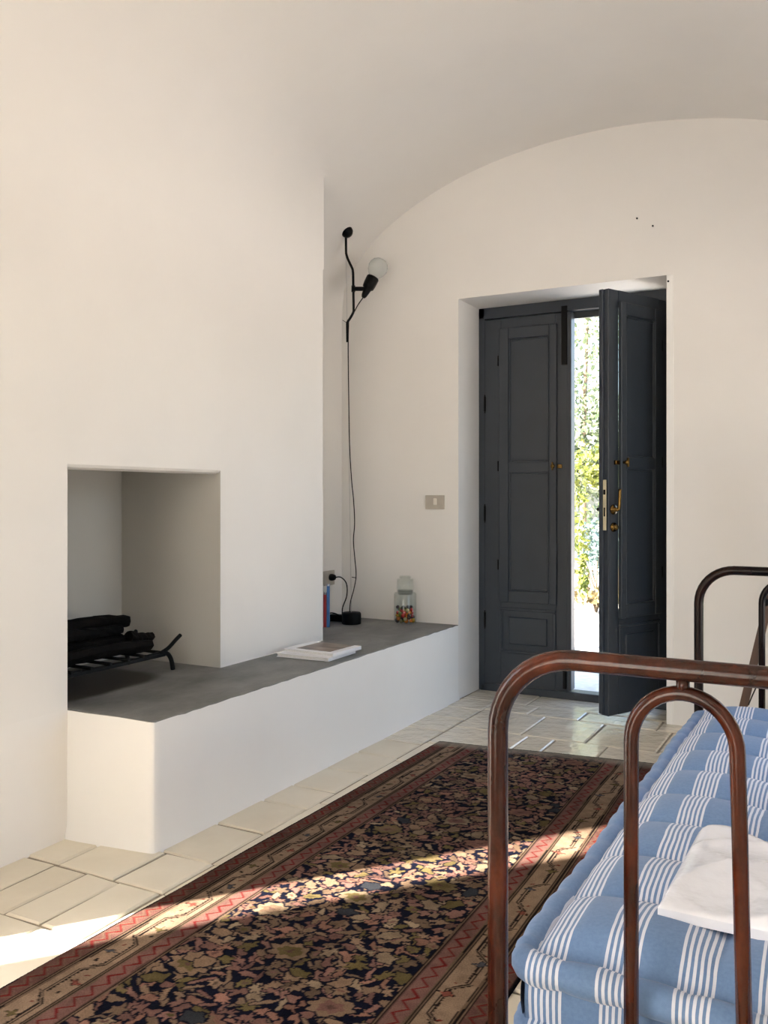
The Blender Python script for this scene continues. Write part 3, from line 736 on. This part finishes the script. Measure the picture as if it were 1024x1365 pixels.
rug = mesh_np('persian_rug', np.stack([X, Y, Z], -1).reshape(-1, 3), fcs, rugmat(), smooth=True)
ca = rug.data.color_attributes.new('dye', 'FLOAT_COLOR', 'POINT')
ca.data.foreach_set('color', np.concatenate([col.reshape(-1, 3), np.ones((nu * nv, 1))], 1).astype(np.float32).ravel())
tag(rug, 'long worn oriental runner with dark floral field and red zigzag borders on the tiles', 'rug')

# ------------------------------------------------------------------ bed
bed = thing('iron_bed', 'brown enamelled tubular iron bed with arched end frames', 'bed', (-.06, 2.26, 0))
BX0, BX1 = -.492, .372
def hoop(y, x0, x1, z0, zt, rad, n=10):
    P = [(x0, y, z0), (x0, y, z0 + .3), (x0, y, zt - rad)]
    P += [(x0 + rad - rad * math.cos(a), y, zt - rad + rad * math.sin(a)) for a in [PI / 2 * k / n for k in range(1, n + 1)]]
    P += [((x0 + (x1 - x0) * t), y, zt) for t in (.25, .4, .5, .6, .75)]
    P += [(x1 - rad + rad * math.sin(a), y, zt - rad + rad * math.cos(a)) for a in [PI / 2 * k / n for k in range(n + 1)]]
    P += [(x1, y, z0 + .3), (x1, y, z0)]
    return P
def end_frame(name, y, zt, mat):
    M = MB(); M.tube(hoop(y, BX0, BX1, 0, zt, .118), .0157, 16); root = M.build(name, mat, bed)
    for cx in (-.217, .097):
        M = MB(); hw = .0715; za = zt - .036 - hw
        P = [(cx - hw, y, .31), (cx - hw, y, za - .10), (cx - hw, y, za)]
        P += [(cx - hw * math.cos(a), y, za + hw * 1.05 * math.sin(a)) for a in [PI * k / 20 for k in range(1, 20)]]
        P += [(cx + hw, y, za), (cx + hw + .003, y, za - .12), (cx + hw + .011, y, .31)]
        M.tube(P, .0108, 12); M.build('arch', mat, root)
        M = MB(); M.tube([(cx, y, zt - .012), (cx, y, zt - .030)], .0095, 12); M.build('stub', mat, root)
    M = MB(); M.tube([(BX0, y, .30), (BX1, y, .30)], .013, 12); M.build('crossbar', mat, root)
end_frame('footboard', 1.29, .907, m_bed)
end_frame('headboard', 3.24, .897, m_bed2)
for x in (BX0 + .02, BX1 - .02):
    M = MB(); M.box(x - .004, x + .004, 1.29, 3.24, .255, .295); M.box(min(x, x + (.03 if x < 0 else -.03)), max(x, x + (.03 if x < 0 else -.03)), 1.29, 3.24, .255, .259); M.build('side_rail', m_bed2, bed)
M = MB()
for k in range(14): M.box(BX0 + .02, BX1 - .02, 1.36 + k * .138, 1.39 + k * .138, .262, .268)
M.build('bed_slats', m_bed2, bed)['kind'] = 'stuff'

# ------------------------------------------------------------------ mattress
mt = thing('mattress', 'thick tufted mattress in blue cotton with white pinstripe groups on the iron bed', 'mattress', (-.06, 2.29, .27))
mx0, mx1, my0, my1 = -.470, .350, 1.362, 3.185
NX, NY = 140, 300
def top(i, j):
    x = mx0 + (mx1 - mx0) * i / (NX - 1); y = my0 + (my1 - my0) * j / (NY - 1)
    e = min(x - mx0, mx1 - x, y - my0, my1 - y); ed = 1 - (1 - min(1, e / .075)) ** 2.2
    a = abs(math.sin(PI * (y - my0 - .02) / .205)) ** .55; b = abs(math.sin(PI * (x - mx0 - .05) / .1175 * .5)) ** .5
    pf = .012 + .030 * a * (.55 + .45 * b) + .006 * b
    return (x + .004 * math.sin(y * 31) * (1 - b), y, .402 + ed * (.012 + pf))
M = MB(); M.sheet(top, NX, NY)
def side_sheet(p0, p1, nrm, n):
    def f(i, j):
        t = i / (n - 1); x = p0[0] + (p1[0] - p0[0]) * t; y = p0[1] + (p1[1] - p0[1]) * t; s = j / 8
        bu = .014 * math.sin(PI * s) * (.8 + .2 * math.sin(t * 40)); return (x + nrm[0] * bu, y + nrm[1] * bu, .29 + (.405 - .29) * s)
    M.sheet(f, n, 9)
for p0, p1, nn, n in (((mx0, my0), (mx1, my0), (0, -1), 80), ((mx0, my1), (mx1, my1), (0, 1), 40), ((mx0, my0), (mx0, my1), (-1, 0), 120), ((mx1, my0), (mx1, my1), (1, 0), 120)): side_sheet(p0, p1, nn, n)
M.face([(mx0, my0, .29), (mx1, my0, .29), (mx1, my1, .29), (mx0, my1, .29)])
M.build('mattress_body', m_mat, mt)
def rim(z, r):
    pts = []; rad = .03
    for cx, cy, a0 in ((mx0 + rad, my0 + rad, PI), (mx1 - rad, my0 + rad, 1.5 * PI), (mx1 - rad, my1 - rad, 0), (mx0 + rad, my1 - rad, .5 * PI)):
        pts += [(cx + (rad + .010) * math.cos(a0 + PI / 2 * k / 6), cy + (rad + .010) * math.sin(a0 + PI / 2 * k / 6)) for k in range(7)]
    full = []
    for k in range(len(pts)):
        a, b = pts[k], pts[(k + 1) % len(pts)]; n = max(1, int(math.dist(a, b) / .011))
        full += [(a[0] + (b[0] - a[0]) * t / n, a[1] + (b[1] - a[1]) * t / n) for t in range(n)]
    rad_ = []; s = 0
    for k, p in enumerate(full):
        s += math.dist(p, full[k - 1]) if k else 0
        rad_.append(r * (.84 + .2 * abs(math.sin(PI * s / .094)) ** .6))
    M = MB(); M.tube([(p[0], p[1], z + .004 * math.sin(k * .11)) for k, p in enumerate(full)], r, 14, closed=True, radii=rad_); return M
rim(.397, .0245).build('upper_roll', m_mat, mt); rim(.296, .021).build('lower_roll', m_mat, mt)

# ------------------------------------------------------------------ wrapped package on the mattress
M = MB(); rs = random.Random(9); nX, nY = 46, 40
ph_ = [(rs.uniform(-1, 1) * 25, rs.uniform(-1, 1) * 25, rs.uniform(0, 6)) for _ in range(10)]
def pk(i, j, topside):
    s, t = i / (nX - 1), j / (nY - 1)
    x = -.292 + .36 * s + .012 * t; y = 1.498 + t * (.352 + .035 * math.sin(min(1, s / .16) * PI / 2) - .16 * max(0, s - .16)) - .004 * s
    e = min(s, 1 - s) * .36; g_ = min(t, 1 - t) * .345
    r = min(1, e / .018) ** .5 * min(1, g_ / .014) ** .5
    wr = sum(math.sin(a * x + b * y + c) for a, b, c in ph_) * .0016
    base = .4570 + .010 * t
    return (x, y, base + ((.016 + .018 * (1 - .35 * t) * r + wr * r - .018 * abs(math.sin(7 * s - 5.5 * t + 1.2 * math.sin(4 * t))) ** .35 * r * .5 - .014 * abs(math.sin(5 * s + 6.2 * t + 2)) ** .3 * r * .5 + .012 * r + .006 * math.sin(s * 5 + 1) * r * t) if topside else .0))
A = M.sheet(lambda i, j: pk(i, j, True), nX, nY); B = M.sheet(lambda i, j: pk(i, j, False), nX, nY)
bd = [(i, 0) for i in range(nX)] + [(nX - 1, j) for j in range(1, nY)] + [(i, nY - 1) for i in range(nX - 2, -1, -1)] + [(0, j) for j in range(nY - 2, 0, -1)]
for k in range(len(bd)):
    a, b = bd[k], bd[(k + 1) % len(bd)]; M.face([B[a[0]][a[1]], B[b[0]][b[1]], A[b[0]][b[1]], A[a[0]][a[1]]])
tag(M.build('wrapped_package', m_pack), 'flat package in crinkled white wrapping lying on the blue mattress', 'package')

# ------------------------------------------------------------------ wooden stand behind the headboard
tr = thing('wooden_tripod', 'brown wooden tripod stand with a black knob behind the headboard', 'stand', (-.18, 4.22, 0))
ap = Vector((-.20, 4.20, 1.36))
def stick(a, b, wd, dp):
    M = MB(); a, b = Vector(a), Vector(b); d = (b - a).normalized(); s = Vector((0, 1, 0)).cross(d).normalized(); q = d.cross(s)
    vs = [[M.v(p + s * i * wd / 2 + q * j * dp / 2) for i, j in ((-1, -1), (1, -1), (1, 1), (-1, 1))] for p in (a, b)]
    for k in range(4): M.face([vs[0][k], vs[0][(k + 1) % 4], vs[1][(k + 1) % 4], vs[1][k]])
    M.face(vs[0][::-1]); M.face(vs[1]); return M
for ft in ((-.492, 4.10, 0), (.10, 4.10, 0), (-.16, 4.54, 0)):
    stick(ft, ap + (Vector(ft) - ap) * .02, .034, .022).build('leg', m_wood, tr)
M = MB(); M.box(ap.x - .05, ap.x + .05, ap.y - .04, ap.y + .04, ap.z - .02, ap.z + .02, .006); M.build('tripod_head', m_wood, tr)
M = MB(); M.lathe([(0, 0), (.006, 0), (.006, .02), (.016, .024), (.018, .038), (.010, .046), (0, .047)], (-.345, 4.128, .70), (-.2, -1, 0), 14); M.build('tightening_knob', m_plastic, tr)
M = MB(); M.tube(smooth_path([(-.40, 4.115, .36), (-.385, 4.10, .345), (-.405, 4.10, .29), (-.42, 4.11, .25)], 5), .0028, 6); M.build('brace_wire', m_plastic, tr)
M = MB(); M.tube(smooth_path([(-.41, 4.115, .36), (-.37, 4.12, .355), (-.32, 4.12, .30), (-.26, 4.12, .22), (-.14, 4.15, .18), (.02, 4.11, .22)], 5), .0022, 6); M.build('brace_wire', m_plastic, tr)

# ------------------------------------------------------------------ garden outside
def leaves(clumps, n, size, seed):
    r = np.random.RandomState(seed); cs = np.array([c[:3] for c in clumps]); rr = np.array([c[3:] for c in clumps])
    k = r.randint(len(cs), size=n); d = r.normal(size=(n, 3)); d /= np.linalg.norm(d, axis=1)[:, None]
    p = cs[k] + d * (r.rand(n, 1) ** .45) * rr[k]; p[:, 2] = np.maximum(p[:, 2], .02)
    a = r.normal(size=(n, 3)); a /= np.linalg.norm(a, axis=1)[:, None]; b = np.cross(a, r.normal(size=(n, 3))); b /= np.linalg.norm(b, axis=1)[:, None]
    s = size * r.uniform(.6, 1.3, (n, 1)); a = a * s; b = b * s * .5
    vs = np.stack([p - a, p + b, p + a, p - b], 1).reshape(-1, 3); return vs, np.arange(n * 4).reshape(-1, 4)
def plant(name, lab, cat, base, clumps, n, size, mat, seed, trunk=None, group=None):
    t = thing(name, lab, cat, base, 0, group)
    v, f = leaves(clumps, n, size, seed); o = mesh_np('foliage', v, f, mat, t); o['kind'] = 'stuff'
    M = MB()
    if trunk: M.tube(smooth_path(trunk, 4), .05, 9, radii=[.07 - .045 * k / (4 * (len(trunk) - 1)) for k in range(4 * (len(trunk) - 1) + 1)])
    else:
        for k in range(5): a = k * 1.25; M.tube([(base[0], base[1], -.12), (base[0] + .2 * math.cos(a), base[1] + .2 * math.sin(a), .45)], .012, 6)
    M.build('trunk' if trunk else 'stems', m_bark, t)
plant('vine', 'yellow green vine hanging beside the doorway outside', 'vine', (-2.25, 7.1, -.12), [(-2.02, 7.0, 1.15, .10, .2, .35), (-1.98, 7.0, .75, .07, .15, .25), (-1.95, 7.05, 1.45, .20, .2, .16), (-1.95, 7.0, .5, .04, .1, .15), (-1.83, 7.05, 1.3, .12, .1, .1)], 700, .030, m_leaf1, 1, [(-2.25, 7.1, -.12), (-2.2, 7.1, .8), (-2.1, 7.05, 1.4)])
plant('olive_tree', 'olive green tree standing across the yard', 'tree', (-2.9, 12.2, -.12), [(-3.0, 12.1, 2.0, .8, .7, .55), (-3.3, 12.2, 1.5, .5, .5, .4), (-2.7, 12.2, 1.6, .5, .5, .35)], 4200, .045, m_leaf2, 2, [(-2.9, 12.2, -.12), (-2.95, 12.2, .9), (-3.0, 12.1, 1.9)])
plant('tall_tree', 'tall pale leaved tree rising above the olive tree', 'tree', (-4.3, 15.5, -.12), [(-4.2, 15.3, 3.6, 1.1, .8, 1.0), (-3.7, 15.3, 4.5, .8, .8, .7), (-4.6, 15.4, 2.7, .9, .8, .8), (-4.0, 15.2, 5.4, .6, .6, .5)], 3000, .06, m_leaf4, 3, [(-4.3, 15.5, -.12), (-4.3, 15.5, 2), (-4.2, 15.4, 4.4)])
plant('shrub', 'round grey green shrub at the far edge of the gravel', 'shrub', (-2.75, 10.6, -.12), [(-2.72, 10.5, .55, .38, .35, .36)], 900, .04, m_leaf3, 4)
plant('grass_tuft', 'dry straw coloured tuft in front of the shrub', 'grass', (-2.55, 9.7, -.12), [(-2.55, 9.6, .04, .5, .25, .12)], 420, .05, m_dry, 5)
plant('hedge', 'pale green clipped hedge closing the yard', 'hedge', (-4.0, 17.2, -.12), [(-6 + k * .8, 17.2, .5, .6, .5, .6) for k in range(6)], 4200, .06, m_leaf4, 6)
